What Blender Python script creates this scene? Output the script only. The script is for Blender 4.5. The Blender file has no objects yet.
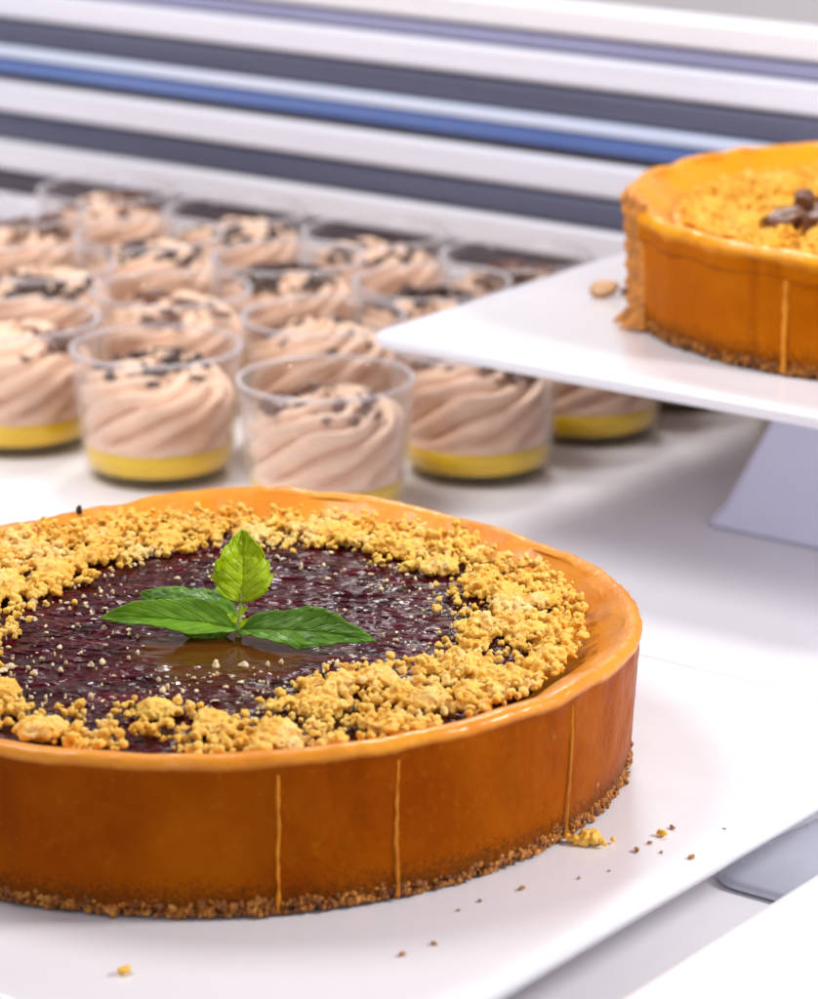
import bpy, math, random
import numpy as np
from mathutils import Vector, Matrix, noise

random.seed(7); RNG = np.random.default_rng(7)
scene = bpy.context.scene
col = scene.collection
PI = math.pi

# ------------------------------------------------------------------ directions of the display
A = math.radians(142.68561737)
D1 = np.array([math.cos(A), math.sin(A), 0.0])      # along the stands, towards the back left
D2 = np.array([-math.sin(A), math.cos(A), 0.0])     # towards the front left
UP = np.array([0, 0, 1.0])
ZP = 0.036                                          # top of the low cake plate above the table

def at(a, b, z=0.0):
    return D1 * a + D2 * b + UP * z

# ------------------------------------------------------------------ object helpers
def link(name, me, mats=None, parent=None, loc=None):
    o = bpy.data.objects.new(name, me)
    col.objects.link(o)
    if mats is not None:
        for m in (mats if isinstance(mats, (list, tuple)) else [mats]):
            me.materials.append(m)
    if parent: o.parent = parent
    if loc is not None: o.location = loc
    return o

def mesh(name, V, F, smooth=True):
    me = bpy.data.meshes.new(name)
    V = np.asarray(V, dtype=np.float64)
    me.from_pydata(V.tolist(), [], [list(map(int, f)) for f in F])
    me.update()
    if smooth:
        me.polygons.foreach_set('use_smooth', [True] * len(me.polygons))
    return me

def tag(o, label=None, cat=None, group=None, kind=None):
    if label: o['label'] = label
    if cat: o['category'] = cat
    if group: o['group'] = group
    if kind: o['kind'] = kind
    return o

def empty(name, loc, label, cat, group=None, rz=0):
    o = bpy.data.objects.new(name, None)
    o.empty_display_size = .01
    col.objects.link(o)
    o.location = loc; o.rotation_euler = (0, 0, rz)
    return tag(o, label, cat, group)

def grid_faces(nu, nv, wrap=True):
    F = []
    for j in range(nv - 1):
        for i in range(nu if wrap else nu - 1):
            i2 = (i + 1) % nu
            F.append((j * nu + i, j * nu + i2, (j + 1) * nu + i2, (j + 1) * nu + i))
    return F

def resample(pts, n):
    pts = np.array(pts, float)
    # Catmull-Rom through the profile, then even steps
    P = np.vstack([2 * pts[0] - pts[1], pts, 2 * pts[-1] - pts[-2]])
    out = []
    for i in range(1, len(P) - 2):
        for t in np.linspace(0, 1, 20, endpoint=False):
            p0, p1, p2, p3 = P[i - 1:i + 3]
            out.append(.5 * ((2 * p1) + (-p0 + p2) * t + (2 * p0 - 5 * p1 + 4 * p2 - p3) * t * t + (-p0 + 3 * p1 - 3 * p2 + p3) * t ** 3))
    out.append(P[-2]); out = np.array(out)
    s = np.r_[0, np.cumsum(np.hypot(*np.diff(out, axis=0).T))]
    q = np.linspace(0, s[-1], n)
    return np.stack([np.interp(q, s, out[:, 0]), np.interp(q, s, out[:, 1])], 1)

def lathe(name, prof, n=96, closed_ends=(True, True)):
    prof = np.array(prof, float)
    th = np.linspace(0, 2 * PI, n, endpoint=False)
    V = np.concatenate([np.stack([r * np.cos(th), r * np.sin(th), np.full(n, z)], 1) for r, z in prof])
    F = grid_faces(n, len(prof))
    if closed_ends[0]: F.append(list(range(n))[::-1])
    if closed_ends[1]: F.append(list(range((len(prof) - 1) * n, len(prof) * n)))
    return mesh(name, V, F)

def nz(p, s, k=0.0):
    return noise.noise(Vector((p[0] * s + k, p[1] * s + k * .7, p[2] * s - k)))

def nz_arr(P, s, k=0.0, octaves=1):
    out = np.zeros(len(P))
    amp = 1.0
    for o in range(octaves):
        out += amp * np.array([noise.noise(Vector((x * s + k, y * s + k * .7, z * s - k))) for x, y, z in P])
        amp *= .5; s *= 2.1
    return out

def ico(sub):
    bm_v = []
    t = (1 + 5 ** .5) / 2
    V = [(-1, t, 0), (1, t, 0), (-1, -t, 0), (1, -t, 0), (0, -1, t), (0, 1, t), (0, -1, -t), (0, 1, -t), (t, 0, -1), (t, 0, 1), (-t, 0, -1), (-t, 0, 1)]
    F = [(0, 11, 5), (0, 5, 1), (0, 1, 7), (0, 7, 10), (0, 10, 11), (1, 5, 9), (5, 11, 4), (11, 10, 2), (10, 7, 6), (7, 1, 8),
         (3, 9, 4), (3, 4, 2), (3, 2, 6), (3, 6, 8), (3, 8, 9), (4, 9, 5), (2, 4, 11), (6, 2, 10), (8, 6, 7), (9, 8, 1)]
    V = [np.array(v, float) / np.linalg.norm(v) for v in V]
    for _ in range(sub):
        cache = {}; NF = []
        def mid(a, b):
            k = (min(a, b), max(a, b))
            if k not in cache:
                m = V[a] + V[b]; V.append(m / np.linalg.norm(m)); cache[k] = len(V) - 1
            return cache[k]
        for a, b, c in F:
            ab, bc, ca = mid(a, b), mid(b, c), mid(c, a)
            NF += [(a, ab, ca), (b, bc, ab), (c, ca, bc), (ab, bc, ca)]
        F = NF
    return np.array(V), np.array(F)

ICO1, ICO2, ICO3 = ico(1), ico(2), ico(3)

def balls(name, C, R, base=ICO1, squash=.25, lump=.0):
    """Many small lumps in one mesh: centres C, radii R."""
    bv, bf = base
    C = np.asarray(C); n = len(C); m = len(bv)
    S = 1 + RNG.uniform(-squash, squash, (n, 3))
    V = bv[None] * S[:, None] * np.asarray(R)[:, None, None]
    if lump:
        ph = RNG.uniform(0, 9, (n, 1, 3))
        V = V * (1 + lump * np.sin(bv[None] * 3.1 + ph).sum(-1, keepdims=True))
    V = (V + C[:, None]).reshape(-1, 3)
    F = (bf[None] + (np.arange(n) * m)[:, None, None]).reshape(-1, 3)
    return mesh(name, V, F)

def fuse(o, voxel, smooth=3, grit=0):
    r = o.modifiers.new('fuse', 'REMESH'); r.mode = 'VOXEL'; r.voxel_size = voxel; r.use_smooth_shade = True
    if smooth:
        s = o.modifiers.new('soften', 'SMOOTH'); s.iterations = smooth; s.factor = .5
    if grit:
        for k, (sz, st) in enumerate(((.0022, 1.5), (.0008, .8))):
            tx = bpy.data.textures.new('grit', 'CLOUDS'); tx.noise_scale = sz; tx.noise_depth = 2
            d = o.modifiers.new('grit', 'DISPLACE'); d.texture = tx; d.strength = grit * st; d.mid_level = .5; d.texture_coords = 'LOCAL'

# ------------------------------------------------------------------ material helpers
class NT:
    def __init__(self, name):
        self.m = bpy.data.materials.new(name); self.m.use_nodes = True
        self.t = self.m.node_tree; self.t.nodes.clear()
        self.out = self.n('ShaderNodeOutputMaterial')
    def n(self, typ, **kw):
        nd = self.t.nodes.new(typ)
        for k, v in kw.items():
            if k in nd.inputs: self.set(nd.inputs[k], v)
            else: setattr(nd, k, v)
        return nd
    def set(self, sock, v):
        if isinstance(v, bpy.types.NodeSocket): self.t.links.new(v, sock)
        else: sock.default_value = v
    def coord(self, which='Object', scale=None):
        c = self.n('ShaderNodeTexCoord').outputs[which]
        if scale is None: return c
        mp = self.n('ShaderNodeMapping'); self.set(mp.inputs['Vector'], c); mp.inputs['Scale'].default_value = scale
        return mp.outputs[0]
    def noise(self, vec, scale, detail=3, rough=.55, dist=0):
        nd = self.n('ShaderNodeTexNoise'); self.set(nd.inputs['Vector'], vec)
        nd.inputs['Scale'].default_value = scale; nd.inputs['Detail'].default_value = detail
        nd.inputs['Roughness'].default_value = rough; nd.inputs['Distortion'].default_value = dist
        return nd.outputs['Fac']
    def ramp(self, fac, stops, interp='LINEAR'):
        r = self.n('ShaderNodeValToRGB'); self.set(r.inputs[0], fac); r.color_ramp.interpolation = interp
        e = r.color_ramp.elements
        while len(e) > 1: e.remove(e[-1])
        for i, (p, c) in enumerate(stops):
            if not isinstance(c, (tuple, list)): c = (c, c, c)
            if i == 0: e[0].position = p; el = e[0]
            else: el = e.new(p)
            el.color = (*c[:3], 1)
        return r.outputs[0]
    def mix(self, fac, a, b, blend='MIX'):
        mx = self.n('ShaderNodeMix'); mx.data_type = 'RGBA'; mx.blend_type = blend
        self.set(mx.inputs[0], fac)
        for s, v in ((mx.inputs[6], a), (mx.inputs[7], b)):
            if isinstance(v, (tuple, list)): v = (*v[:3], 1)
            self.set(s, v)
        return mx.outputs[2]
    def math(self, op, a, b=0.0, clamp=False):
        m = self.n('ShaderNodeMath'); m.operation = op; m.use_clamp = clamp
        self.set(m.inputs[0], a); self.set(m.inputs[1], b)
        return m.outputs[0]
    def bump(self, h, strength=.3, dist=.001, normal=None):
        b = self.n('ShaderNodeBump'); self.set(b.inputs['Height'], h)
        b.inputs['Strength'].default_value = strength; b.inputs['Distance'].default_value = dist
        if normal is not None: self.set(b.inputs['Normal'], normal)
        return b.outputs[0]
    def pbsdf(self, color, rough=.5, normal=None, **kw):
        p = self.n('ShaderNodeBsdfPrincipled')
        if isinstance(color, (tuple, list)): color = (*color[:3], 1)
        self.set(p.inputs['Base Color'], color); self.set(p.inputs['Roughness'], rough)
        if normal is not None: self.set(p.inputs['Normal'], normal)
        for k, v in kw.items(): self.set(p.inputs[k.replace('_', ' ')], v)
        return p.outputs[0]
    def done(self, sh):
        self.t.links.new(sh, self.out.inputs['Surface']); return self.m

def mat_plain(name, color, rough=.5, var=.04, scale=30, bump=.0, bscale=200, **kw):
    t = NT(name); c = t.coord()
    f = t.noise(c, scale, 4)
    lo = tuple(max(0, x * (1 - var)) for x in color); hi = tuple(min(1, x * (1 + var)) for x in color)
    cc = t.ramp(f, [(.3, lo), (.7, hi)])
    nrm = t.bump(t.noise(c, bscale, 3), bump, .0006) if bump else None
    rr = t.ramp(t.noise(c, scale * 2.3, 3), [(.3, max(0, rough - .04)), (.7, rough + .05)])
    return t.done(t.pbsdf(cc, rr, nrm, **kw))

def sep_z(t, vec):
    s = t.n('ShaderNodeSeparateXYZ'); t.set(s.inputs[0], vec); return s.outputs

def mat_crust(name, wall, wall2, rim, rim2, h):
    """Baked shortcrust: colour runs from a browned foot to a paler rolled rim."""
    t = NT(name); c = t.coord(); x, y, z = sep_z(t, c)
    big = t.noise(c, 28, 4, .6); mid = t.noise(c, 120, 4, .6); fine = t.noise(c, 900, 3, .6)
    wcol = t.mix(t.ramp(big, [(.35, 0), (.7, 1)]), wall, wall2)
    # browned speckle which thickens towards the foot of the crust
    foot = t.ramp(t.math('DIVIDE', z, h), [(.0, 1), (.12, .75), (.32, .12), (.6, .0)])
    spk = t.ramp(t.math('ADD', t.math('MULTIPLY', foot, .42), t.math('MULTIPLY', fine, .75)), [(.55, 0), (.72, 1)])
    wcol = t.mix(t.math('MULTIPLY', spk, .8), wcol, (.10, .032, .005))
    stv = t.noise(t.coord('Object', (75, 75, 14)), 1.0, 4, .6)
    wcol = t.mix(t.math('MULTIPLY', t.ramp(stv, [(.5, 0), (.72, 1)]), .45), wcol, (.19, .034, .0006))
    wcol = t.mix(t.math('MULTIPLY', t.ramp(t.noise(c, 340, 3, .7), [(.58, 0), (.7, 1)]), .16), wcol, (.60, .21, .012))
    pv = t.n('ShaderNodeTexVoronoi'); t.set(pv.inputs['Vector'], c); pv.inputs['Scale'].default_value = 95
    pt = t.ramp(pv.outputs['Distance'], [(.05, 1), (.09, 0)])
    wcol = t.mix(t.math('MULTIPLY', pt, t.ramp(t.noise(c, 50, 2), [(.58, 0), (.66, .8)])), wcol, (.80, .46, .16))
    rcol = t.mix(t.ramp(big, [(.35, 0), (.65, 1)]), rim, rim2)
    flour = t.ramp(t.noise(c, 24, 5, .7, .6), [(.58, 0), (.72, 1)])
    rcol = t.mix(t.math('MULTIPLY', flour, .45), rcol, (.84, .46, .19))
    brown = t.ramp(t.noise(c, 45, 5, .65, .4), [(.6, 0), (.75, 1)])
    rcol = t.mix(t.math('MULTIPLY', brown, .7), rcol, (.45, .14, .008))
    ra = t.n('ShaderNodeAttribute'); ra.attribute_name = 'rim'
    up = t.ramp(t.math('ADD', ra.outputs['Fac'], t.math('MULTIPLY', t.math('SUBTRACT', mid, .5), .55)), [(.2, 0), (.85, 1)])
    colr = t.mix(up, wcol, rcol)
    # brush marks of the glaze run round the rim
    ang = t.math('ARCTAN2', y, x); cv = t.n('ShaderNodeCombineXYZ')
    rad = t.math('SQRT', t.math('ADD', t.math('MULTIPLY', x, x), t.math('MULTIPLY', y, y)))
    t.set(cv.inputs[0], t.math('MULTIPLY', ang, 26.0)); t.set(cv.inputs[1], t.math('MULTIPLY', rad, 500.0)); t.set(cv.inputs[2], t.math('MULTIPLY', z, 300.0))
    brush = t.noise(cv.outputs[0], 1.0, 3, .6, .8)
    n1 = t.bump(t.math('ADD', t.math('MULTIPLY', mid, .6), t.math('MULTIPLY', brush, .55)), .5, .0012)
    n2 = t.bump(fine, .28, .0004, n1)
    rough = t.ramp(mid, [(.3, .24), (.7, .42)])
    return t.done(t.pbsdf(colr, rough, n2, Specular_IOR_Level=t.ramp(up, [(0, .02), (1, .28)]), Coat_Weight=t.math('MULTIPLY', up, .16), Coat_Roughness=.12))

def mat_biscuit():
    t = NT('biscuit_crumb'); c = t.coord()
    f = t.noise(c, 330, 3, .6); g = t.noise(c, 1100, 2)
    cc = t.ramp(f, [(.30, (.07, .017, .001)), (.44, (.22, .062, .003)), (.58, (.44, .16, .010)), (.74, (.74, .40, .10))])
    return t.done(t.pbsdf(cc, .6, t.bump(g, .5, .0005)))

def mat_crumble(name, a=(.90, .57, .10), b=(.84, .45, .045), pale=(.92, .70, .33)):
    t = NT(name); c = t.coord()
    f = t.noise(c, 90, 3); p = t.noise(c, 55, 4, .6, .4); fine = t.noise(c, 1300, 3, .6)
    cc = t.mix(t.ramp(f, [(.35, 0), (.65, 1)]), b, a)
    cc = t.mix(t.math('MULTIPLY', t.ramp(p, [(.52, 0), (.7, 1)]), .75), cc, pale)
    br = t.ramp(t.noise(c, 160, 4, .65), [(.56, 0), (.72, 1)])
    cc = t.mix(t.math('MULTIPLY', br, .6), cc, (.46, .19, .025))
    return t.done(t.pbsdf(cc, .5, t.bump(fine, .45, .0005), Subsurface_Weight=.15, Subsurface_Radius=(.003, .0015, .0005), Subsurface_Scale=1.0))

def mat_jelly():
    t = NT('berry_glaze'); c = t.coord()
    st = t.coord('Object', (60, 190, 100))
    f = t.noise(st, 1.0, 5, .6, 1.2)
    cc = t.ramp(f, [(.34, (.012, .0004, .001)), (.52, (.042, .001, .004)), (.66, (.085, .003, .011)), (.84, (.15, .024, .036))])
    # clear glaze round the sprig; the leaves' amber reflection is painted into its colour
    d = t.n('ShaderNodeVectorMath'); d.operation = 'DISTANCE'; t.set(d.inputs[0], c); d.inputs[1].default_value = (.006, -.016, .0365)
    dd = t.math('ADD', d.outputs['Value'], t.math('MULTIPLY', t.math('SUBTRACT', t.noise(c, 60, 3), .5), .03))
    clear = t.ramp(dd, [(.019, 1), (.030, 0)])
    cc = t.mix(t.math('MULTIPLY', clear, .8), cc, (.105, .036, .004))
    vo = t.n('ShaderNodeTexVoronoi'); vo.feature = 'SMOOTH_F1'; t.set(vo.inputs['Vector'], t.coord('Object', (260, 420, 300))); vo.inputs['Scale'].default_value = 1.0
    h = t.math('ADD', t.math('MULTIPLY', f, .7), t.math('MULTIPLY', vo.outputs['Distance'], -.55))
    h = t.math('MULTIPLY', h, t.math('SUBTRACT', 1.0, t.math('MULTIPLY', clear, .93)))
    n1 = t.bump(h, .55, .0022)
    return t.done(t.pbsdf(cc, t.ramp(f, [(.35, .05), (.75, .14)]), n1, IOR=1.38, Specular_IOR_Level=.26, Specular_Tint=(1, .66, .72, 1)))

def mat_leaf(name, dark, light, back):
    t = NT(name); c = t.coord(); uv = t.coord('UV'); s = sep_z(t, uv)
    f = t.noise(c, 220, 4, .6)
    base = t.mix(t.ramp(f, [(.3, 0), (.7, 1)]), dark, light)
    vein = t.ramp(t.math('ABSOLUTE', t.math('SUBTRACT', s[1], .5)), [(.0, 1), (.035, 0)])
    side = t.math('FRACT', t.math('ADD', t.math('MULTIPLY', s[0], 7.0), t.math('MULTIPLY', t.math('ABSOLUTE', t.math('SUBTRACT', s[1], .5)), -5.0)))
    sv = t.ramp(t.math('ABSOLUTE', t.math('SUBTRACT', side, .5)), [(.0, 1), (.12, 0)])
    vv = t.math('MAXIMUM', vein, t.math('MULTIPLY', sv, .6))
    base = t.mix(t.math('MULTIPLY', vv, .5), base, back)
    quilt = t.math('ADD', t.math('MULTIPLY', vv, -.8), t.math('MULTIPLY', t.noise(c, 500, 3), .6))
    n = t.bump(quilt, .7, .0008)
    p = t.pbsdf(base, .38, n, Specular_IOR_Level=.45)
    tr = t.n('ShaderNodeBsdfTranslucent'); t.set(tr.inputs[0], t.mix(.5, base, back))
    mx = t.n('ShaderNodeMixShader'); mx.inputs[0].default_value = .38
    t.t.links.new(p, mx.inputs[1]); t.t.links.new(tr.outputs[0], mx.inputs[2])
    return t.done(mx.outputs[0])

def mat_glass(name, tint, body=.06):
    """Thin clear plastic: see-through with reflections that grow at grazing angles and a faint milky body."""
    t = NT(name)
    tr = t.n('ShaderNodeBsdfTransparent'); tr.inputs[0].default_value = (*tint, 1)
    gl = t.n('ShaderNodeBsdfGlossy'); gl.inputs['Roughness'].default_value = .07; gl.inputs[0].default_value = (1, 1, 1, 1)
    df = t.n('ShaderNodeBsdfDiffuse'); df.inputs[0].default_value = (.86, .82, .83, 1)
    lw = t.n('ShaderNodeLayerWeight'); lw.inputs[0].default_value = .5
    g3 = t.math('POWER', lw.outputs['Facing'], 3.0)
    m1 = t.n('ShaderNodeMixShader'); t.set(m1.inputs[0], t.math('ADD', t.math('MULTIPLY', g3, .24), body))
    t.t.links.new(tr.outputs[0], m1.inputs[1]); t.t.links.new(df.outputs[0], m1.inputs[2])
    m2 = t.n('ShaderNodeMixShader'); t.set(m2.inputs[0], t.math('ADD', t.math('MULTIPLY', g3, .30), .015))
    t.t.links.new(m1.outputs[0], m2.inputs[1]); t.t.links.new(gl.outputs[0], m2.inputs[2])
    return t.done(m2.outputs[0])

def mat_slat(name, color, rough, streak, amount=.5):
    """Lacquer with long streaks of a second tone running along the slat."""
    t = NT(name); c = t.n('ShaderNodeTexCoord').outputs['Object']
    mp = t.n('ShaderNodeMapping'); mp.vector_type = 'TEXTURE'; t.set(mp.inputs['Vector'], c)
    mp.inputs['Rotation'].default_value = (0, 0, A); mp.inputs['Scale'].default_value = (.30, .02, .0045)
    f = t.noise(mp.outputs[0], 1.0, 4, .55); big = t.noise(c, 6, 2)
    cc = t.mix(t.math('MULTIPLY', t.ramp(f, [(.45, 0), (.68, 1)]), amount), color, streak)
    cc = t.mix(t.math('MULTIPLY', t.ramp(big, [(.4, 0), (.7, 1)]), .25), cc, streak)
    return t.done(t.pbsdf(cc, t.ramp(f, [(.3, rough - .05), (.7, rough + .1)])))

M = {}
M['white'] = mat_plain('white_melamine', (.84, .83, .86), .22, .012, 14, .04, 90, Coat_Weight=.3, Coat_Roughness=.08)
M['table'] = mat_plain('white_tabletop', (.82, .80, .82), .42, .015, 9, .05, 120)
M['pedestal'] = mat_plain('pale_blue_plastic', (.76, .77, .96), .16, .03, 24, .03, 60, Coat_Weight=.5, Coat_Roughness=.05)
M['wall'] = mat_plain('beige_wall', (.80, .765, .745), .8, .05, 3, .1, 60)
M['slat_white'] = mat_slat('white_lacquer', (.85, .85, .92), .3, (.72, .74, .86), .6)
M['slat_cream'] = mat_slat('soft_white_lacquer', (.87, .86, .89), .35, (.68, .68, .78), .5)
M['slat_slate'] = mat_slat('slate_lacquer', (.085, .092, .15), .3, (.17, .18, .27), .6)
M['slat_blue'] = mat_slat('blue_lacquer', (.085, .155, .42), .25, (.22, .32, .62), .7)
M['slat_sky'] = mat_slat('pale_blue_lacquer', (.76, .83, .98), .25, (.55, .65, .90), .5)
M['slat_lav'] = mat_slat('lavender_lacquer', (.34, .35, .54), .3, (.20, .21, .36), .6)
M['slat_brown'] = mat_slat('dark_brown_lacquer', (.07, .058, .075), .35, (.12, .10, .12), .6)
M['riser'] = mat_plain('pale_grey_plastic', (.66, .68, .77), .25, .03, 24, .03, 60)
M['crust'] = mat_crust('golden_crust', (.235, .041, .0003), (.34, .080, .0005), (.82, .32, .020), (.70, .215, .006), .0425)
M['crust2'] = mat_crust('yellow_crust', (.42, .100, .0010), (.52, .15, .002), (.86, .36, .003), (.83, .30, .002), .0425)
M['torn'] = mat_plain('torn_pastry', (.54, .20, .025), .55, .4, 240, .4, 500)
M['seam'] = mat_plain('seam_pastry', (.66, .23, .012), .4, .2, 90, Specular_IOR_Level=.2)
M['biscuit'] = mat_biscuit()
M['crumble'] = mat_crumble('golden_crumble')
M['crumble2'] = mat_crumble('yellow_crumble', (.86, .46, .03), (.82, .38, .012), (.88, .54, .10))
M['jelly'] = mat_jelly()
M['sugar'] = mat_plain('cream_grains', (.86, .62, .36), .4, .35, 260)
M['mint_dark'] = mat_leaf('mint_leaf_green', (.075, .22, .012), (.20, .42, .03), (.36, .58, .08))
M['mint_light'] = mat_leaf('mint_leaf_young', (.42, .60, .006), (.54, .74, .010), (.64, .84, .03))
M['mint_mid'] = mat_leaf('mint_leaf_fresh', (.17, .40, .02), (.28, .54, .035), (.42, .66, .08))
M['stem'] = mat_plain('mint_stem_green', (.36, .46, .12), .45, .15, 300)
M['glass'] = mat_glass('clear_cup_plastic', (.99, .985, .985), .010)
M['rimglass'] = mat_glass('cup_lip_plastic', (.93, .92, .94), .30)
M['mousse'] = mat_plain('chocolate_mousse', (.88, .61, .43), .5, .10, 60, .25, 400, Subsurface_Weight=.1, Subsurface_Radius=(.004, .002, .001))
M['mango'] = mat_plain('mango_jelly', (.93, .60, .001), .35, .06, 70, Subsurface_Weight=.15, Subsurface_Radius=(.006, .003, .0005))
M['choc'] = mat_plain('dark_chocolate', (.055, .022, .014), .4, .35, 300, .3, 600)
M['choc2'] = mat_plain('milk_chocolate', (.16, .065, .035), .4, .3, 300, .3, 600)
M['almond'] = mat_plain('almond_slice_flesh', (.80, .52, .28), .5, .15, 200, .2, 500)
M['seed'] = mat_plain('black_seed', (.02, .015, .012), .4, .3, 500)
M['crumb'] = mat_plain('loose_crumb_brown', (.42, .19, .05), .6, .4, 500, .4, 900)

# ------------------------------------------------------------------ the setting
def box_oriented(name, a0, a1, b0, b1, z0, z1, m, bevel=.0, seg=3, parent=None, origin=(0, 0, 0)):
    V = [at(a, b, z) - np.array(origin) for z in (z0, z1) for b in (b0, b1) for a in (a0, a1)]
    F = [(0, 2, 3, 1), (4, 5, 7, 6), (0, 1, 5, 4), (2, 6, 7, 3), (1, 3, 7, 5), (0, 4, 6, 2)]
    o = link(name, mesh(name, V, F, False), m, parent)
    if bevel:
        b = o.modifiers.new('round', 'BEVEL'); b.width = bevel; b.segments = seg; b.limit_method = 'NONE'
        o.data.polygons.foreach_set('use_smooth', [True] * len(o.data.polygons))
        w = o.modifiers.new('wn', 'WEIGHTED_NORMAL'); w.keep_sharp = False
    return o

tag(box_oriented('tabletop', -1.6, 1.8, -.90, 1.0, -.04, 0, M['table'], .003), kind='structure')
tag(box_oriented('back_wall', -2.5, 3.0, -1.75, -1.70, -1.0, 2.0, M['wall']), kind='structure')

# slatted screen behind the dessert cups
SB = -.575
scr = empty('slatted_screen', at(.4, SB, 0), 'screen of white, blue and slate grey horizontal slats behind the dessert cups', 'screen')
def slat(z0, z1, depth, m, label=None, back=.012):
    h = z1 - z0
    prof = []
    for k in range(21):                                   # front face with eased edges
        u = -math.cos(PI * k / 20)
        prof.append((SB + depth * (1 - abs(u) ** 12), z0 + h * (u + 1) / 2))
    prof = [(SB - back, z0)] + prof + [(SB - back, z1)]
    n = len(prof); V = []
    L = (-.75, 1.75)
    for a in L:
        for b, z in prof: V.append(at(a, b, z) - at(.4, SB, 0))
    F = [(i, (i + 1) % n, n + (i + 1) % n, n + i) for i in range(n)] + [list(range(n))[::-1], list(range(n, 2 * n))]
    o = link('slat', mesh('slat', V, F, True), m, scr)
    e = o.modifiers.new('sharp', 'EDGE_SPLIT'); e.split_angle = math.radians(50)
    if label: o['label'] = label
    return o
g = .0004
for z0, z1, d, mk, lb in [
    (.000, .024, .005, 'slat_cream', None),
    (.024, .035, .003, 'slat_brown', 'dark brown recessed slat'),
    (.035, .052, .005, 'slat_cream', None),
    (.052, .066, .003, 'slat_slate', 'slate grey recessed slat'),
    (.066, .0835, .005, 'slat_white', None),
    (.0835, .0858, .002, 'slat_brown', 'thin black slat'),
    (.0865, .0950, .004, 'slat_blue', 'blue slat'),
    (.0950, .1020, .0045, 'slat_sky', 'pale blue slat'),
    (.1020, .1155, .003, 'slat_slate', 'slate grey recessed slat'),
    (.1155, .1315, .005, 'slat_white', None),
    (.1315, .1390, .003, 'slat_lav', 'lavender grey slat'),
    (.1390, .1535, .005, 'slat_cream', None)]:
    slat(z0 + g, z1 - g, d, M[mk], lb)

# ------------------------------------------------------------------ cake stands
def plate_mesh(half_a, half_b, th):
    """Square plate, rounded corners, softly rounded edge, a slightly dished top."""
    rc = .006; pts = []
    for cx, cy, a0 in ((1, 1, 0), (-1, 1, 90), (-1, -1, 180), (1, -1, 270)):
        for k in range(9):
            t = math.radians(a0 + 90 * k / 8)
            pts.append((cx * (half_a - rc) + rc * math.cos(t), cy * (half_b - rc) + rc * math.sin(t)))
    pts = np.array(pts); n = len(pts)
    # rings: from the bottom inside, round the edge, onto the top
    rings = [(-.030, -th), (-.004, -th), (-.0015, -th * .86), (-.0003, -th * .6), (0, -th * .38), (-.0005, -th * .14), (-.0016, -.0002), (-.004, .0), (-.012, -.0004), (-.02, -.0006), (-.05, -.0006)]
    V = []; F = []
    for off, z in rings:
        s = np.array([(half_a + off) / half_a, (half_b + off) / half_b])
        for q in pts * s: V.append(D1 * q[0] + D2 * q[1] + UP * z)
    for j in range(len(rings) - 1):
        for i in range(n):
            F.append((j * n + i, j * n + (i + 1) % n, (j + 1) * n + (i + 1) % n, (j + 1) * n + i))
    F.append(list(range(n))[::-1]); F.append(list(range((len(rings) - 1) * n, len(rings) * n)))
    return mesh('plate', V, F)

def pedestal_mesh(h, foot, top):
    rings = [(foot * .985, 0), (foot, .0008), (foot, .0022), (foot * .985, .0036), (foot * .93, .0075)]
    for k in range(1, 9):
        u = k / 8
        rings.append((foot * .93 + (top - foot * .93) * u, .0075 + (h - .0075) * u))
    V = []; F = []
    rc = .12
    sq = []
    for cx, cy, a0 in ((1, 1, 0), (-1, 1, 90), (-1, -1, 180), (1, -1, 270)):
        for k in range(7):
            t = math.radians(a0 + 90 * k / 6)
            sq.append((cx * (1 - rc) + rc * math.cos(t), cy * (1 - rc) + rc * math.sin(t)))
    n = len(sq)
    for s, z in rings:
        for x, y in sq: V.append(D1 * x * s + D2 * y * s + UP * z)
    for j in range(len(rings) - 1):
        for i in range(n):
            F.append((j * n + i, j * n + (i + 1) % n, (j + 1) * n + (i + 1) % n, (j + 1) * n + i))
    F.append(list(range(n))[::-1]); F.append(list(range((len(rings) - 1) * n, len(rings) * n)))
    return mesh('pedestal', V, F)

TH = .0065
def stand(loc, ztop, half, top, label):
    s = empty('cake_stand', (loc[0], loc[1], 0), label, 'cake stand', 'square white cake stands')
    link('plate', plate_mesh(*half, TH), M['white'], s, (0, 0, ztop))
    link('pedestal', pedestal_mesh(ztop - TH - .0002, .060, top), M['pedestal'], s)
    return s
C_low = at(-.0035, .0075)
stand(C_low, ZP, (.152, .148), .046, 'low square white cake stand under the large berry topped cake')
C_up = np.array([.250, .335, 0.0])
ZU = ZP + .045
stand(C_up, ZU, (.150, .150), .030, 'tall square white cake stand with pale blue pedestal under the partly hidden cake')
C_third = at(-.331, .092)
stand(C_third, ZP, (.150, .150), .046, 'empty square white cake stand with only a bare plate edge showing in front')
# low flared riser block behind the third stand
rz = empty('display_riser', at(-.215, -.170, 0), 'low pale blue grey riser block on the table between the white plates', 'riser')
rb = link('block', pedestal_mesh(.027, .098, .055), M['riser'], rz)
tag(rb)

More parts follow.
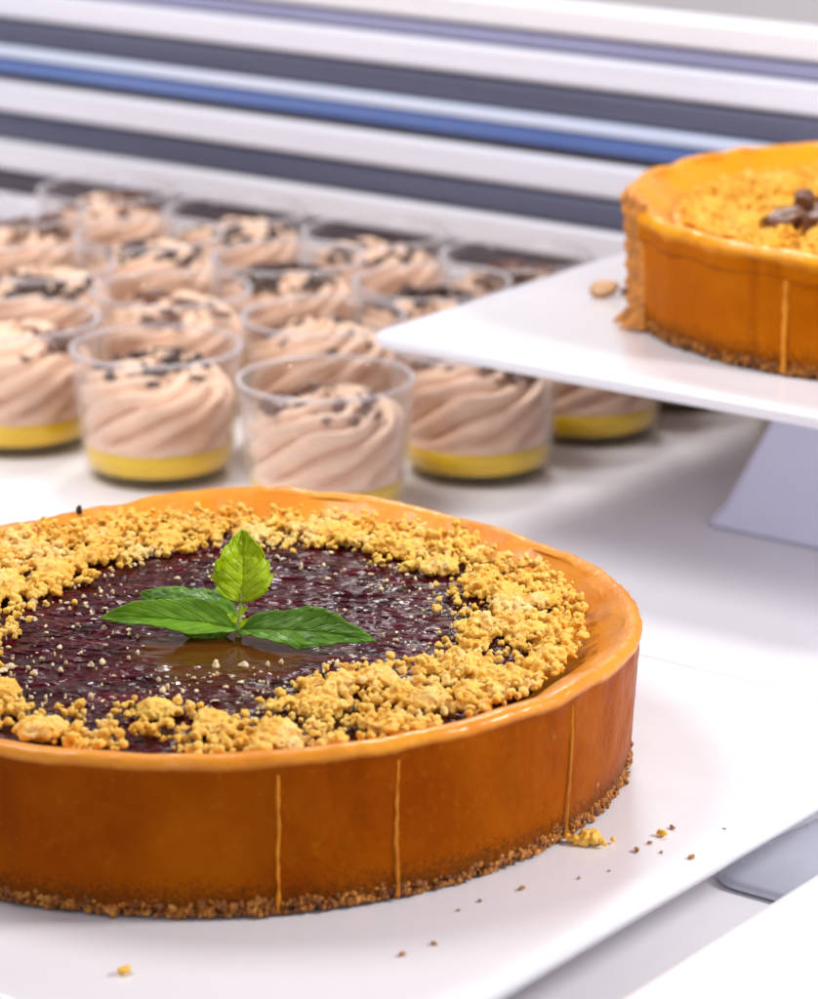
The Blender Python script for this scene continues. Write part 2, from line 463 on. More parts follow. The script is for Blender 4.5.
# ------------------------------------------------------------------ cakes
TH_N = 840
DZ_A = np.array([-180, -150, -120, -90, -50, -20, 0, 30, 50, 65, 80, 90, 100, 110, 120, 150, 180.])
DZ_V = np.array([-3., -1.5, 0, 0, 0, -1, -2.4, -4.0, -4.0, -2.0, -.1, .2, -1.2, -3.2, -4.8, -4.6, -3.]) / 1000
def make_crust(seed, hscale=1.0, rough=1.0, droop=0.0, dip=0.0):
    prof = resample([(.100, .0015), (.1135, .0012), (.1162, .0022), (.1170, .006), (.1176, .014), (.1182, .024), (.1187, .033), (.1190, .0388),
                     (.1194, .0400), (.1197, .0410), (.1196, .0421), (.1188, .0431), (.1176, .0435), (.1162, .0434), (.1146, .0429), (.1127, .0418),
                     (.1106, .0402), (.1082, .0383), (.1055, .0362), (.1020, .0340), (.0970, .0318)], 96)
    jr = int(np.argmax(prof[:, 1]))
    rim_att = np.where(np.arange(len(prof)) >= jr, 1.0, np.clip((prof[:, 1] - .0392) / .0030, 0, 1))
    th = np.linspace(0, 2 * PI, TH_N, endpoint=False)
    V = np.zeros((len(prof), TH_N, 3))
    u = np.stack([np.cos(th), np.sin(th), 0 * th], 1)
    rimw = np.clip((prof[:, 1] - .032) / .008, 0, 1) * 1.0
    # slow wander of the rim height, width and inner edge
    lows = np.array([noise.noise(Vector((math.cos(t) * 2.2 + seed, math.sin(t) * 2.2, 1.3))) for t in th])
    lowh = np.array([noise.noise(Vector((math.cos(t) * 1.6, math.sin(t) * 1.6 + seed, 4.3))) for t in th])
    mids = np.array([noise.noise(Vector((math.cos(t) * 9 + seed, math.sin(t) * 9, 2.3))) for t in th])
    midh = np.array([noise.noise(Vector((math.cos(t) * 7 + seed, math.sin(t) * 7, 7.3))) for t in th])
    dzt = dip * np.interp((np.degrees(th) + 180) % 360 - 180, DZ_A, DZ_V)
    k_ = np.hanning(61); k_ /= k_.sum()
    dzt = np.convolve(np.r_[dzt[-30:], dzt, dzt[:30]], k_, 'valid')
    for j, (r, z) in enumerate(prof):
        inner = 1.0 if r < .1135 and j > 40 else 0.0
        rr = r + rough * (.0009 * lows + .0004 * mids * rimw[j]) + inner * rough * (.0026 * lows + .0020 * mids)
        zz = z * hscale + rough * rimw[j] * (.0009 * lowh + .0009 * midh) - .0007 * rimw[j] * np.sin(th) * 1.2
        zz = zz + dzt * min(1, z / .0425) ** 2 * (1 if r > .103 else max(0, (r - .095) / .008))
        V[j] = u * rr[:, None] + UP * zz[:, None]
        if droop and .035 < z and r > .1175:
            V[j, :, 2] -= droop * (.5 + .5 * mids) * (.0046 if z < .0405 else .001)
            V[j] += u * (droop * .0011 * (.6 + mids))[:, None]
    V = V.reshape(-1, 3)
    # small dents and bubbles
    nn = nz_arr(V, 130, seed, 2); n3 = nz_arr(V, 420, seed + 3)
    rad = V.copy(); rad[:, 2] = 0; rad /= np.linalg.norm(rad, axis=1, keepdims=True)
    w = np.repeat(rimw, TH_N)
    V += rad * (rough * (nn * (.00018 + .0003 * w) + n3 * .00010))[:, None]
    V[:, 2] += w * rough * (nn * .0003 + n3 * .00012)
    me = mesh('crust', V, grid_faces(TH_N, len(prof)))
    at_ = me.attributes.new('rim', 'FLOAT', 'POINT'); at_.data.foreach_set('value', np.repeat(rim_att, TH_N))
    return me

def seam_mesh(ang, seed, w=.0007, z0=.001, z1=.0388, r=.1178):
    """A thin raised line where the strips of pastry overlap."""
    V = []; F = []; n = 60
    for k in range(n):
        z = z0 + (z1 - z0) * k / (n - 1)
        a = ang + (.004 * noise.noise(Vector((z * 90, seed, 0))) + .0016 * noise.noise(Vector((z * 400, seed, 3)))) + .006 * math.sin(z * 60 + seed)
        rr = r + .0012 * min(1, z / .03)
        ww = w * (1 + .75 * noise.noise(Vector((z * 300, seed, 9))))
        rad = np.array([math.cos(a), math.sin(a), 0]); tan = np.array([-math.sin(a), math.cos(a), 0])
        for s, h in ((-1.3, -.0004), (-.55, .00012), (.15, .00022), (.6, .00008), (1.0, -.0004)):
            V.append(rad * (rr + h) + tan * s * ww + UP * z)
    for k in range(n - 1):
        for i in range(4):
            F.append((k * 5 + i, k * 5 + i + 1, (k + 1) * 5 + i + 1, (k + 1) * 5 + i))
    return mesh('pastry_seam', V, F)

def biscuit_ring(seed, n=5200):
    r = np.random.default_rng(seed)
    th = r.uniform(0, 2 * PI, n)
    top = np.array([.0037 + .0026 * noise.noise(Vector((math.cos(t) * 14, math.sin(t) * 14, seed))) + .0015 * noise.noise(Vector((math.cos(t) * 60, math.sin(t) * 60, seed))) for t in th])
    z = r.uniform(0, 1, n) ** 1.25 * top + .0006
    rr = .1160 + .0007 * z / .006 + r.normal(0, .00028, n) + np.where((z < .0016) & (r.uniform(0, 1, n) < .3), r.uniform(0, .0010, n), 0)
    C = np.stack([rr * np.cos(th), rr * np.sin(th), z], 1)
    R = r.uniform(.00035, .00095, n) * np.where(z > .004, .75, 1)
    me = balls('biscuit_base', C, R, ICO1, .35, .06)
    return me

POLY = np.radians(np.array([176, 147, 114, 93, 76, 51, 34, 15, -13, -29, -39, -56, -67, -78, -88, -105, -115, -122, -139]))
PRAD = np.array([.056, .057, .062, .0725, .0743, .073, .0745, .072, .067, .066, .056, .050, .058, .0745, .066, .060, .071, .080, .0687])
_o = np.argsort(POLY)
def r_in(t):
    return np.interp((t + PI) % (2 * PI) - PI, POLY[_o], PRAD[_o], period=2 * PI)

def crumble_mesh(seed, zt, n_clump, dens=None, rmax=.1050, rin=r_in, big=()):
    r = np.random.default_rng(seed); C = []; R = []
    def add(p, rad):
        C.append(p); R.append(rad)
    tries = 0; made = 0
    while made < n_clump and tries < n_clump * 30:
        tries += 1
        t = r.uniform(-PI, PI)
        ri = rin(t) + .009 * noise.noise(Vector((math.cos(t) * 5, math.sin(t) * 5, seed))) + .004 * noise.noise(Vector((math.cos(t) * 17, math.sin(t) * 17, seed)))
        if r.uniform() < .07: ri -= abs(r.normal(0, .008))                # stray crumbs further in
        rr = math.sqrt(r.uniform(ri ** 2, rmax ** 2))
        x, y = rr * math.cos(t), rr * math.sin(t)
        d = dens(t, rr, x, y) if dens else 1
        if r.uniform() > d: continue
        made += 1
        edge = min(1, max(.12, (rr - rin(t) + .003) / .012))
        wall = max(0, (rr - .094) / .010)                      # crumbs bank up against the rim
        hsize = r.choice([1, 4, 8, 14], p=[.25, .33, .28, .14])
        hsize = max(1, int(hsize * edge))
        z0 = zt + wall * .0016
        for k in range(hsize):
            q = r.normal(0, .0009 * math.sqrt(hsize), 2)
            lim = math.hypot(x + q[0], y + q[1])
            if lim > rmax: continue
            rad = r.uniform(.0006, .0013) * (1 if hsize > 1 else .85)
            hh = r.uniform(0, .0011 * math.sqrt(hsize))
            add((x + q[0], y + q[1], z0 + hh + rad * .35), rad)
    for bx, by, br, bz in big:                                  # the large lumps
        m = int(190 * (br / .006) ** 2)
        add((bx, by, zt + bz + br * .1), br * .5)
        ax = r.uniform(.75, 1.2, 3)
        for k in range(m):
            v = r.normal(0, 1, 3); v /= np.linalg.norm(v); v[2] = abs(v[2]) * .8
            rad = r.uniform(.0006, .0014); v = v * ax * r.uniform(.55, 1.0)
            add((bx + v[0] * br * .9, by + v[1] * br * .9, zt + bz + br * .15 + v[2] * br * .75), rad)
    return balls('crumble_topping', np.array(C), np.array(R), ICO1, .22, .05)

def jelly_mesh(zt, R=.1005, n=300, seed=0, clear=(.008, -.012)):
    # polar grid with a wrinkled surface that calms round the sprig
    rad = np.linspace(.0004, R, n // 2); th = np.linspace(0, 2 * PI, n * 2, endpoint=False)
    V = []
    for q in rad:
        for t in th: V.append((q * math.cos(t), q * math.sin(t), 0))
    V = np.array(V)
    P = V * np.array([1, 2.3, 1])
    w = nz_arr(P, 70, 2 + seed, 3); w2 = nz_arr(P, 260, 5 + seed, 2); slow = nz_arr(V, 18, 9 + seed)
    d = np.hypot((V[:, 0] - clear[0]) / 1.6, V[:, 1] - clear[1])
    calm = np.clip((d - .012) / .012, .04, 1)
    V[:, 2] = zt + calm * (.00075 * w + .00034 * w2) + .0004 * slow
    F = grid_faces(len(th), len(rad)); F.append(list(range(len(th)))[::-1])
    # flip so the faces look up
    F = [tuple(reversed(f)) for f in F]
    return mesh('berry_jelly', V, F)

# --- the large cake in front
ZJ = .0360
cake = empty('berry_cake', (0, 0, ZP), 'large whole berry jelly cake with mint sprig and golden crumble ring on low white stand', 'cake', 'cakes on white stands')
crust_me = make_crust(3.0, dip=1.0)
link('crust', crust_me, M['crust'], cake)
bb = link('biscuit_base', biscuit_ring(11), M['biscuit'], cake)
for k, a in enumerate((-79.8, -64.1, -35.6)):
    link('pastry_seam', seam_mesh(math.radians(a), k * 3.1, (.00036, .00040, .00026)[k]), M['seam'], cake)
link('berry_jelly', jelly_mesh(ZJ), M['jelly'], cake)
def dens_main(t, rr, x, y):
    deg = math.degrees(t)
    d = 1.0
    if -150 < deg < -72: d = .30 if y > -.085 else .5        # patchy at the front left
    if -72 <= deg < -40: d = .7
    if noise.noise(Vector((x * 55, y * 55, 8.0))) < -.12: d *= .25          # thin places where the jelly shows
    if 55 < deg < 150: d = .85
    if 40 < deg < 100 and rr > .098: d = .25                 # bare inner rim at the back
    return d
BIG = [(.078, -.046, .0068, .0), (.036, -.052, .0055, 0), (.046, -.047, .0055, 0), (.088, -.010, .006, 0), (.083, .012, .006, 0), (.076, .030, .005, 0), (.093, -.030, .005, .001),
       (.030, -.060, .0045, 0), (.020, -.090, .0075, .001), (-.012, -.069, .0048, 0), (.003, -.078, .006, 0), (-.050, .045, .0075, 0), (-.064, .030, .0085, .001), (-.074, .010, .009, .001),
       (-.040, .062, .006, 0), (-.075, -.012, .008, 0), (-.070, -.034, .0065, 0), (-.055, -.055, .006, 0), (.060, -.066, .0055, .001), (.008, .084, .0045, 0), (.030, .082, .0045, 0), (.055, .066, .006, 0), (-.020, .078, .005, 0),
       (.052, -.058, .005, 0), (.070, -.058, .0045, .001), (.092, .015, .005, .001), (-.040, -.085, .0065, .001), (.064, .050, .005, 0)]
cr = link('crumble_topping', crumble_mesh(21, ZJ + .0004, 1330, dens_main, big=BIG), M['crumble'], cake)
fuse(cr, .00040, 1, .0013); tag(cr, kind='stuff')
# pale sugar grains and tiny crumbs lying on the jelly
r = np.random.default_rng(5); C = []; R = []
while len(C) < 480:
    t = r.uniform(-PI, PI); rr = r_in(t) * math.sqrt(r.uniform(.12, 1.15)); x, y = rr * math.cos(t), rr * math.sin(t)
    p = .12 + .9 * max(0, (rr / r_in(t) - .62) / .4)
    if y < -.028: p += .45  # extra grains in front also stand in for glints on the jelly
    if math.hypot((x - .008) / 1.5, y + .012) < .018: p = .02
    if noise.noise(Vector((x * 70, y * 70, 2))) < -.05: p *= .25
    if r.uniform() > p: continue
    C.append((x, y, ZJ + .0006)); R.append(r.choice([.00028, .00042, .0006, .0009], p=[.38, .36, .2, .06]))
sg = link('sugar_grains', balls('sugar_grains', C, R, ICO2, .5, .16), M['sugar'], cake); tag(sg, kind='stuff')

# --- mint sprig
def leaf_mesh(length, width, curl=.2, fold=.3, tw=0., teeth=9, bend=0., nu=56, nv=29, wave=.3, serr_=.11, ql=1.0):
    V = []; UVs = []
    for i in range(nu):
        u = i / (nu - 1)
        w = width * (math.sin(PI * min(1, u ** .78)) ** .75 * (1 - .25 * u) + .03) * .5
        if u > .97: w *= max(.08, (1 - u) / .03)
        st = (u * teeth) % 1.0
        serr = 1 - serr_ * (1 - st) * (1 if .1 < u < .97 else 0)
        for j in range(nv):
            v = -1 + 2 * j / (nv - 1)
            edge = abs(v)
            yy = w * v * (serr if edge > .8 else 1)
            # fold along the midrib, quilted between the side veins, waved at the margin
            side = (u * 7 - edge * 1.4) % 1.0
            quilt = ql * .018 * math.sin(PI * side) * (edge > .05) * width * (1 - edge * .3)
            zz = fold * abs(yy) + quilt + wave * w * edge ** 2 * .35 * math.sin(u * 9 + 2.1 * (v > 0))
            zz += width * .05 * noise.noise(Vector((u * 7, v * 3, length * 400))) + width * .02 * noise.noise(Vector((u * 19, v * 8, length * 300)))
            x = u * length
            zz += curl * length * (u - u * u) + bend * length * u * u
            c, s = math.cos(tw * u), math.sin(tw * u)
            V.append((x, yy * c - (zz - 0) * s * .0 - s * 0, zz + yy * s)); UVs.append((u, (v + 1) / 2))
    F = grid_faces(nv, nu, False)
    me = mesh('leaf', V, F)
    uv = me.uv_layers.new(name='UVMap')
    for lp in me.loops: uv.data[lp.index].uv = UVs[lp.vertex_index]
    return me

def orient(o, base, tip, up):
    base, tip, up = Vector(base), Vector(tip), Vector(up)
    x = (tip - base).normalized(); y = up.cross(x).normalized(); z = x.cross(y)
    o.matrix_local = Matrix.Translation(base) @ Matrix((x, y, z)).transposed().to_4x4()

B0 = np.array([.0066, -.0058, ZP + ZJ])
mint = empty('mint_sprig', B0, 'fresh green mint sprig standing on the dark berry jelly', 'herb')
def leaf(base, tip, up, width, m, **kw):
    L = float(np.linalg.norm(np.array(tip) - np.array(base)))
    o = link('leaf', leaf_mesh(L, width, **kw), m, mint)
    orient(o, base, tip, up)
    s = o.modifiers.new('thick', 'SOLIDIFY'); s.thickness = .00035
    return o
leaf((.0002, .0, .0022), (-.0385, .0010, .0046), (.05, -.50, .86), .0115, M['mint_mid'], curl=.20, fold=.55, tw=-.7, teeth=5, bend=.03, wave=.5, serr_=.05)
leaf((-.0008, .0022, .0030), (-.0275, .0070, .0110), (.25, -.72, .66), .0190, M['mint_dark'], curl=.26, fold=-.30, tw=.25, teeth=9, bend=-.03, wave=.5)
leaf((.0006, -.0002, .0020), (.0385, -.0145, .0034), (-.05, -.45, .9), .0150, M['mint_dark'], curl=.16, fold=.30, tw=.35, teeth=8, bend=0, wave=.55)
yl = leaf((.0010, .0010, .0098), (.0014, .0075, .0290), (.10, -.95, .30), .0190, M['mint_light'], curl=.06, fold=.28, tw=.05, teeth=5, bend=.06, wave=.9, serr_=.13, ql=.5)
yl['label'] = 'upright young yellow green leaf'
# stem
prof = []; n = 12; V = []
K = [(0, 0, -.001), (.0000, .0001, .002), (.0003, .0004, .0055), (.0009, .0008, .0098), (.0011, .0014, .013)]
for k, p in enumerate(K):
    rr = (.0012, .00095, .00075, .00065, .0004)[k]
    for i in range(n): V.append((p[0] + rr * math.cos(2 * PI * i / n), p[1] + rr * math.sin(2 * PI * i / n), p[2]))
so = link('stem', mesh('stem', V, grid_faces(n, len(K)) + [list(range(n))[::-1], list(range((len(K) - 1) * n, len(K) * n))]), M['stem'], mint)
sd = so.modifiers.new('sub', 'SUBSURF'); sd.levels = 1; sd.render_levels = 1
for s, zz in ((1, .003), (-1, .0045), (1, .0065)):
    o = link('leaf', leaf_mesh(.0042, .0022, teeth=4, nu=18, nv=9), M['mint_light'], mint)
    orient(o, (s * .0004, -.0006, zz), (s * .0028, -.0016, zz + .0026), (0, -.6, .8)); o['label'] = 'tiny bud leaf at the stem'

# --- the cake on the tall stand
cake2 = empty('crumble_cake', (C_up[0] + .0026, C_up[1], ZU), 'yellow glossy crusted crumble cake with torn pastry edge on the tall stand', 'cake', 'cakes on white stands')
cake2.scale = (.98, .98, 1)
link('crust', make_crust(17.0, 1.02, 1.25, .6), M['crust2'], cake2)
link('biscuit_base', biscuit_ring(12, 4200), M['biscuit'], cake2)
link('pastry_seam', seam_mesh(math.radians(-125.4), 5.2, .0008, .001, .0350), M['seam'], cake2)
link('pastry_seam', seam_mesh(math.radians(-104), 8.2, .0009, .001, .0350), M['seam'], cake2)
link('filling', jelly_mesh(.0349, seed=4, n=160), M['crumble2'], cake2)
def rin2(t): return .050 + .012 * np.sin(t * 3 + 1)
cr2 = link('crumble_topping', crumble_mesh(33, .0352, 1500, lambda t, rr, x, y: 1.0, .099, rin2,
      [(-.075, -.02, .008, 0), (-.06, .01, .007, 0), (-.05, -.045, .008, 0), (-.03, -.066, .007, 0), (-.07, -.05, .006, .001), (-.085, .012, .006, .001), (-.04, .04, .008, 0), (-.055, .055, .007, .001)]), M['crumble2'], cake2)
fuse(cr2, .00055, 1, .0014); tag(cr2, kind='stuff')
# pieces of dark chocolate in the crumble
def shard(name, size, seed, m, parent, loc, rot):
    r = np.random.default_rng(seed)
    bv, bf = ICO3
    V = bv * np.array(size)
    V = np.clip(V, -np.array(size) * .72, np.array(size) * .72)
    V += np.array([[nz(p, 260, seed) * .0009, nz(p, 260, seed + 5) * .0009, nz(p, 260, seed + 9) * .0009] for p in V])
    o = link(name, mesh(name, V, bf), m, parent, loc); o.rotation_euler = rot
    return o
for k, (x, y, s, zr) in enumerate([(-.061, -.024, (.010, .006, .0035), .4), (-.048, -.030, (.009, .006, .005), -.5), (-.052, -.004, (.006, .005, .007), 1.2), (-.044, -.014, (.009, .006, .004), .9), (-.040, -.002, (.008, .006, .006), .3)]):
    shard('chocolate_chunk', s, 40 + k, M['choc2'], cake2, (x, y, .0395 + s[2] * .3), (.2, -.2, zr))
# torn strip of pastry that stands off the left side
def torn_strip(ang):
    V = []; n = 70; m = 9
    rad0 = np.array([math.cos(ang), math.sin(ang), 0]); tan = np.array([-math.sin(ang), math.cos(ang), 0])
    for k in range(n):
        u = k / (n - 1); z = .0006 + .0475 * u
        out = .0026 + .0026 * u ** 1.5 + .0011 * noise.noise(Vector((u * 14, 1, 2))) + .0008 * noise.noise(Vector((u * 40, 5, 2)))
        if u < .12: out += (.12 - u) * .05
        for j in range(m):
            v = j / (m - 1)
            rr = .1172 + out * v + .0006 * noise.noise(Vector((u * 20, v * 4, 7)))
            sh = .0035 * (1 - v) - .002 * v + .0012 * noise.noise(Vector((u * 11, v * 3, 3)))
            zz = z + (.0022 * noise.noise(Vector((v * 5, 8, 1))) + (.003 if j == 6 else 0)) * (u > .96)
            V.append(rad0 * rr + tan * sh + UP * zz)
    o = link('torn_pastry_strip', mesh('torn_pastry_strip', V, grid_faces(m, n, False)), M['torn'], cake2)
    s = o.modifiers.new('thick', 'SOLIDIFY'); s.thickness = .0011; s.offset = 0
    o['label'] = 'ragged torn strip of pastry standing off the side'
torn_strip(math.radians(-166.4)); torn_strip(math.radians(-171))

# ------------------------------------------------------------------ loose bits on the plates
def crumb(x, y, z, s, m, label, group=None, name='crumb', cat='crumb', stretch=(1, 1, 1), seed=0):
    bv, bf = ICO3
    V = bv * np.array(stretch) * s
    d = nz_arr(bv, 1.7, seed * 3.3 + .5, 3)
    V = V * (1 + .42 * d)[:, None]
    V[:, 2] -= V[:, 2].min()
    o = link(name, mesh(name, V, bf), m, None, (x, y, z))
    o.rotation_euler = (0, 0, seed * 1.7)
    return tag(o, label, cat, group)
PLT = ZP - .0005
GL = 'loose crumbs on the low white plate'
GEN = 'tiny brown pastry crumb lying loose on the low white plate'
for k, (x, y, s) in enumerate([(.1141, -.0744, .0010), (.1179, -.0691, .0007), (.1246, -.0588, .0009), (.083, -.0988, .0009), (.0721, -.1062, .0006), (.0522, -.1385, .0009),
                               (.0601, -.1322, .0008), (.128, -.080, .0012), (.1385, -.060, .0005), (.1205, -.0755, .0006), (.0665, -.112, .0005), (.098, -.092, .0005), (.106, -.0875, .0004)]):
    crumb(x, y, PLT, s * .8, M['crumb'], GEN, GL, stretch=(1.4, .8, .6), seed=k + 1)
crumb(-.0152, -.148, PLT, .0014, M['crumble'], 'golden oval crumb near the front edge of the low white plate', GL, stretch=(1.3, .9, .6), seed=30)
crumb(.1215, -.0640, PLT, .0012, M['crumble'], 'larger tan crumb on the white plate a little right of the cake', GL, stretch=(1.3, .8, .7), seed=31)
# small heap of crumble that fell against the foot of the cake
r = np.random.default_rng(3)
C = [(r.normal(0, .0020), r.normal(0, .0011), abs(r.normal(0, .0010)) + .0008) for _ in range(60)]
h = link('crumb_cluster', balls('crumb_cluster', C, r.uniform(.0006, .0012, 60), ICO1, .25, .06), M['crumble'], None, (.1015, -.0690, PLT))
fuse(h, .00035, 1, .0008); tag(h, 'cluster of golden crumbs fallen against the foot of the large cake', 'crumbs')
# seed on the back rim
cv = np.empty(len(crust_me.vertices) * 3); crust_me.vertices.foreach_get('co', cv); cv = cv.reshape(-1, 3)
sz = cv[np.hypot(cv[:, 0] + .0480, cv[:, 1] - .1035) < .0015, 2].max()
crumb(-.0480, .1035, ZP + sz - .0003, .0011, M['seed'], 'tiny black seed stuck on the far left rim of the large cake', name='seed', cat='seed', stretch=(.8, .8, 1.3), seed=5)
# sliced almond with its brown skin, on the tall plate
al = empty('almond_slice', (.1300, .3640, ZU - .0005), 'sliced almond with brown skin lying on the tall stand left of the cake', 'almond')
al.rotation_euler = (.62, -.08, .2); al.location.z += .0016
def almond(name, rx, ry, h, m, z0=0, dx=0):
    V = []; n = 40; rings = [(.86, 0), (.98, .25), (1, .5), (.97, .78), (.88, 1)]
    for s, z in rings:
        for i in range(n):
            t = 2 * PI * i / n; q = 1 - .16 * math.cos(t)
            V.append((dx + rx * s * math.cos(t), ry * s * q * math.sin(t), z0 + z * h + .0007 * math.cos(t)))
    return link(name, mesh(name, V, grid_faces(n, len(rings)) + [list(range(n))[::-1], list(range(4 * n, 5 * n))]), m, al)
almond('skin', .0058, .0040, .0019, M['crumb'], .0008)
almond('flesh', .0049, .0033, .0006, M['almond'], .0025)
for k, (x, y, s) in enumerate([(.0085, .001, .0016), (.0108, .003, .0018), (.0132, .002, .0015)]):
    pass
crumb(.1392, .3660, ZU - .0005, .0018, M['crumb'], 'brown pastry crumb between the sliced almond and the torn crust', stretch=(1.9, .8, .8), seed=17)

# ------------------------------------------------------------------ dessert cups
CUP_H, RB, RT = .0500, .0262, .0302
def cup_r(z): return RB + (RT - RB) * (z / CUP_H) ** .85
gl_prof = [(.002, .0), (RB - .0025, 0), (RB - .0006, .0008), (cup_r(.003), .003)]
gl_prof += [(cup_r(z), z) for z in np.linspace(.006, CUP_H - .0016, 12)]
gl_in = [(cup_r(z) - .0011, z) for z in np.linspace(CUP_H - .0016, .0055, 12)] + [(RB - .003, .0042), (.002, .0040)]
ME_GLASS = lathe('glass', gl_prof + gl_in, 72)
lip = [(RT + .0001 + .0008 * math.cos(t), CUP_H - .0006 + .0007 * math.sin(t)) for t in np.linspace(0, 2 * PI, 13)[:-1]]
lip = [(r_ - .0006, z_) for r_, z_ in lip]; lip.append(lip[0])
ME_LIP = lathe('lip', lip, 72, (False, False))
ME_MANGO = lathe('mango_layer', [(.001, .0043), (RB - .004, .0043), (cup_r(.0055) - .0014, .0052), (cup_r(.013) - .0014, .0132), (cup_r(.013) - .004, .0138), (.001, .0139)], 72)
def mousse_mesh(seed, ridges=11, top=.047):
    """Piped swirl: slanting ridges against the cup wall, turning into a peak."""
    n = 180; V = []; rows = 60
    for j in range(rows):
        u = j / (rows - 1)
        if u < .62:
            z = .0136 + (.0318 - .0136) * (u / .62); R = cup_r(z) - .0018
        else:
            q = (u - .62) / .38; z = .0318 + (top - .0318) * math.sin(q * PI / 2) ** .9; R = (cup_r(.0318) - .0018) * max(.02, (1 - q ** 1.5))
        tw = 2.3 * u + (1.6 * max(0, u - .62) / .38)
        for i in range(n):
            t = 2 * PI * i / n
            ph = ridges * (t - tw) + 1.1 * noise.noise(Vector((math.cos(t) * 1.5, math.sin(t) * 1.5, seed + u)))
            ridge = (abs(math.cos(ph / 2)) ** .8)
            rr = R * (1 - .20 * (1 - ridge) * min(1, u * 6) * (1 - .3 * (u > .62))) + .0006 * noise.noise(Vector((math.cos(t) * 5, math.sin(t) * 5, u * 8 + seed)))
            zz = z + (.0035 * (ridge - .5) + .0052 * noise.noise(Vector((math.cos(t) * 1.3, math.sin(t) * 1.3, seed + 4)))) * min(1, max(0, (u - .45) / .2))
            V.append((rr * math.cos(t), rr * math.sin(t), zz))
    return mesh('mousse', V, grid_faces(n, rows) + [list(range((rows - 1) * n, rows * n))])
def shavings_mesh(seed, n=52):
    r = np.random.default_rng(seed); V = []; F = []
    for k in range(n):
        t = r.uniform(0, 2 * PI); rr = .021 * math.sqrt(r.uniform(0, 1))
        if k < n * .45: t = r.normal(seed, .5)                    # heaped towards one side
        zc = .0370 + .0065 * (1 - (rr / .024) ** 1.6) + r.uniform(0, .0022)
        c = np.array([rr * math.cos(t), rr * math.sin(t), zc])
        s = np.array([r.uniform(.0014, .0052), r.uniform(.0012, .0030), r.uniform(.0008, .0020)])
        if k == 0: s = np.array([.0075, .0042, .0030]); c[2] += .0015
        a, b = r.uniform(0, 2 * PI), r.uniform(-.6, .6)
        Rm = np.array(Matrix.Rotation(a, 3, 'Z') @ Matrix.Rotation(b, 3, 'X'))
        bv, bf = ICO1
        q = np.clip(bv * s, -s * .75, s * .75) * (1 + r.uniform(-.2, .2, (len(bv), 1)))
        F += (bf + len(V)).tolist(); V += (q @ Rm.T + c).tolist()
    return mesh('chocolate_shavings', V, F, False)
MO = [mousse_mesh(s, rg, tp) for s, rg, tp in ((1.3, 8, .0425), (7.7, 9, .0450), (4.1, 7, .0400), (9.4, 9, .0435))]
SH = [shavings_mesh(s) for s in (1, 2, 3, 4)]
for me, k in ((ME_GLASS, 'glass'), (ME_LIP, 'rimglass'), (ME_MANGO, 'mango')): me.materials.append(M[k])
for me in MO: me.materials.append(M['mousse'])
for i, me in enumerate(SH): me.materials.append(M['choc'] if i % 2 else M['choc2'])
def copy_tree(o, parent=None):
    c = o.copy(); col.objects.link(c)
    if parent: c.parent = parent
    for ch in [x for x in bpy.data.objects if x.parent == o]: copy_tree(ch, c)
    return c
proto = None
rows = [(-.290, [.194, .280, .355, .433, .511]),
        (-.368, [.177, .257, .337, .417, .497, .577]),
        (-.443, [.176, .257, .338, .419, .50, .581, .661]),
        (-.507, [.096, .176, .257, .338, .419, .50])]
seen = {(0, 0): 'front dessert cup directly behind the large cake, largest of the chocolate mousse cups',
        (0, 1): 'mousse cup on bright table with full yellow layer, second from left in the front row',
        (0, 2): 'mousse cup cut by the left edge, with swirled cream over yellow jelly',
        (1, 0): 'mousse cup with clear glass base half under the tall stand\'s plate corner',
        (2, 0): 'rear mousse cup on the grey shaded table below the tall stand\'s plate',
        }
nth = ['first', 'second', 'third', 'fourth', 'fifth', 'sixth', 'seventh', 'eighth']
rw = ['front', 'second', 'third', 'rearmost']
GC = 'chocolate mousse cups in rows'
rr_ = random.Random(4)
for j, (b, As) in enumerate(rows):
    for i, a in enumerate(As):
        if proto is None:
            proto = empty('dessert_cup', (0, 0, 0), '', 'dessert cup', GC)
            link('glass', ME_GLASS, None, proto); link('lip', ME_LIP, None, proto); link('mango_layer', ME_MANGO, None, proto)
            link('mousse', MO[0], None, proto); tag(link('chocolate_shavings', SH[0], None, proto))
            c = proto
        else:
            c = copy_tree(proto)
            for ch in [x for x in bpy.data.objects if x.parent == c]:
                if ch.name.startswith('mousse'): ch.data = rr_.choice(MO)
                if ch.name.startswith('chocolate'): ch.data = rr_.choice(SH)
        jit = (rr_.uniform(-.0015, .0015), rr_.uniform(-.0015, .0015))
        c.location = Vector(at(a + jit[0], b + jit[1], 0)); c.rotation_euler = (0, 0, rr_.uniform(0, 2 * PI))
        c['label'] = seen.get((j, i), 'chocolate mousse cup in the %s row, %s from the tall stand' % (rw[j], nth[i]))
        if (j, i) == (0, 0): c.scale = (1.13, 1.13, 1.06)

# ------------------------------------------------------------------ camera
f, CX, CY = 3350.7, 409.0, 499.5
Rv = Vector((0.99998521, -0.00159131, -0.00520099)); Uv = Vector((0.00543899, 0.29257129, 0.95622825)); Fv = Vector((0, 0.95624239, -0.29257561))
cd = bpy.data.cameras.new('camera'); cam = bpy.data.objects.new('camera', cd); col.objects.link(cam)
cam.matrix_world = Matrix.Translation((0.0545479, -0.89176999, 0.34703222 + ZP)) @ Matrix((Rv, Uv, -Fv)).transposed().to_4x4()
cd.sensor_fit = 'HORIZONTAL'; cd.sensor_width = 36; cd.lens = 36 * f / 818
cd.clip_start = .05; cd.clip_end = 50
cd.dof.use_dof = True; cd.dof.focus_distance = .94; cd.dof.aperture_fstop = 18; cd.dof.aperture_blades = 8
scene.camera = cam

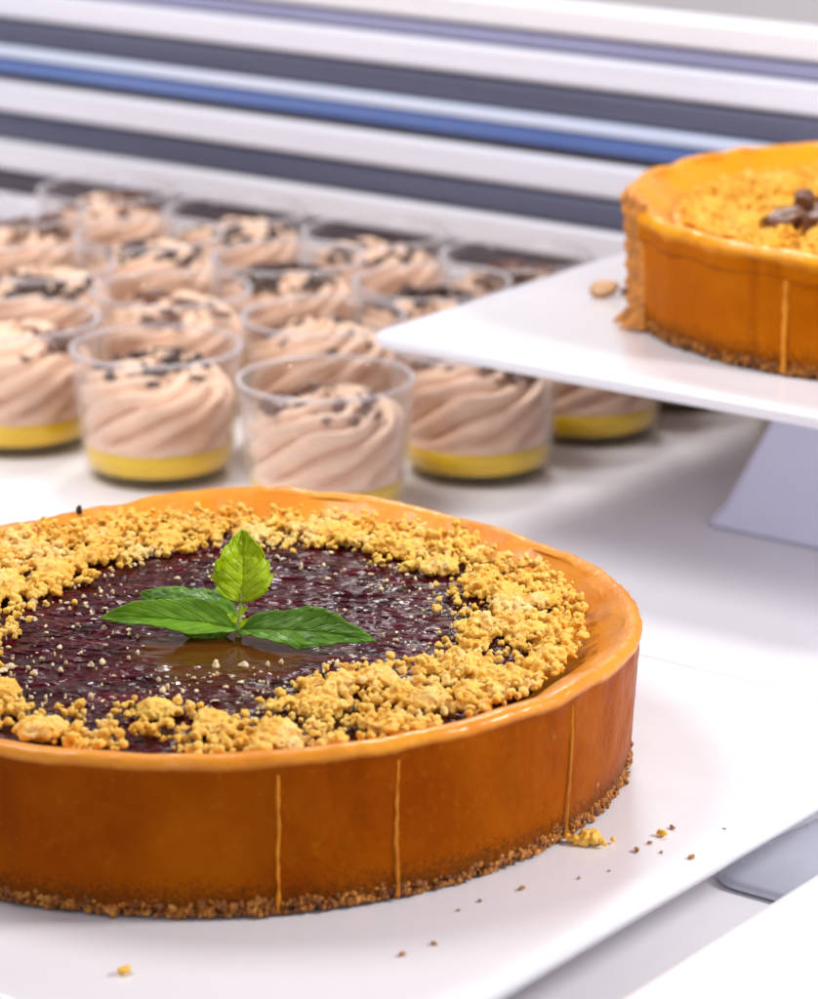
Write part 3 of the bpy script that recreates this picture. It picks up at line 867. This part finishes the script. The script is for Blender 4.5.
# ------------------------------------------------------------------ light: display lamp and added fill lamps
def lamp(name, loc, target, size, power, color=(1, 1, 1), size_y=None):
    l = bpy.data.lights.new(name, 'AREA'); l.energy = power; l.color = color
    l.shape = 'RECTANGLE' if size_y else 'DISK'; l.size = size
    if size_y: l.size_y = size_y
    o = bpy.data.objects.new(name, l); col.objects.link(o)
    o.location = loc
    o.rotation_euler = (Vector(target) - Vector(loc)).to_track_quat('-Z', 'Y').to_euler()
    return o
lamp('display_lamp', at(-.62, -.35, .47), (.06, .08, .04), .12, 4.9, (1, .975, .975))
lamp('counter_lamp', (-.40, .24, .80), (.02, .42, 0), .42, 5.3, (1, .985, .985))  # added fill that brightens the cups and the screen
lamp('shelf_lamp', (.16, 1.12, .92), (.04, .1, 0), .22, 4.6, (1, .99, .99))  # added from behind for glints on the jelly and rim
w = bpy.data.worlds.new('World'); scene.world = w; w.use_nodes = True
wt = w.node_tree; bg = wt.nodes['Background']; bg.inputs[0].default_value = (.95, .92, 1.0, 1)
# world fill: bright behind the camera, dimmed beyond the counter to darken reflections
tc = wt.nodes.new('ShaderNodeTexCoord'); sx = wt.nodes.new('ShaderNodeSeparateXYZ'); mr = wt.nodes.new('ShaderNodeMapRange')
wt.links.new(tc.outputs['Generated'], sx.inputs[0]); wt.links.new(sx.outputs[1], mr.inputs[0])
mr.interpolation_type = 'SMOOTHSTEP'
mr.inputs[1].default_value = -.7; mr.inputs[2].default_value = .8; mr.inputs[3].default_value = .64; mr.inputs[4].default_value = .10
wt.links.new(mr.outputs[0], bg.inputs[1])

scene.view_settings.view_transform = 'Standard'; scene.view_settings.look = 'None'
scene.view_settings.exposure = .10; scene.view_settings.gamma = 1
scene.render.engine = 'CYCLES'
cy = scene.cycles
cy.use_denoising = True
cy.max_bounces = 10; cy.diffuse_bounces = 4; cy.glossy_bounces = 4; cy.transmission_bounces = 6; cy.transparent_max_bounces = 40
cy.caustics_reflective = False; cy.caustics_refractive = False
cy.sample_clamp_indirect = 6
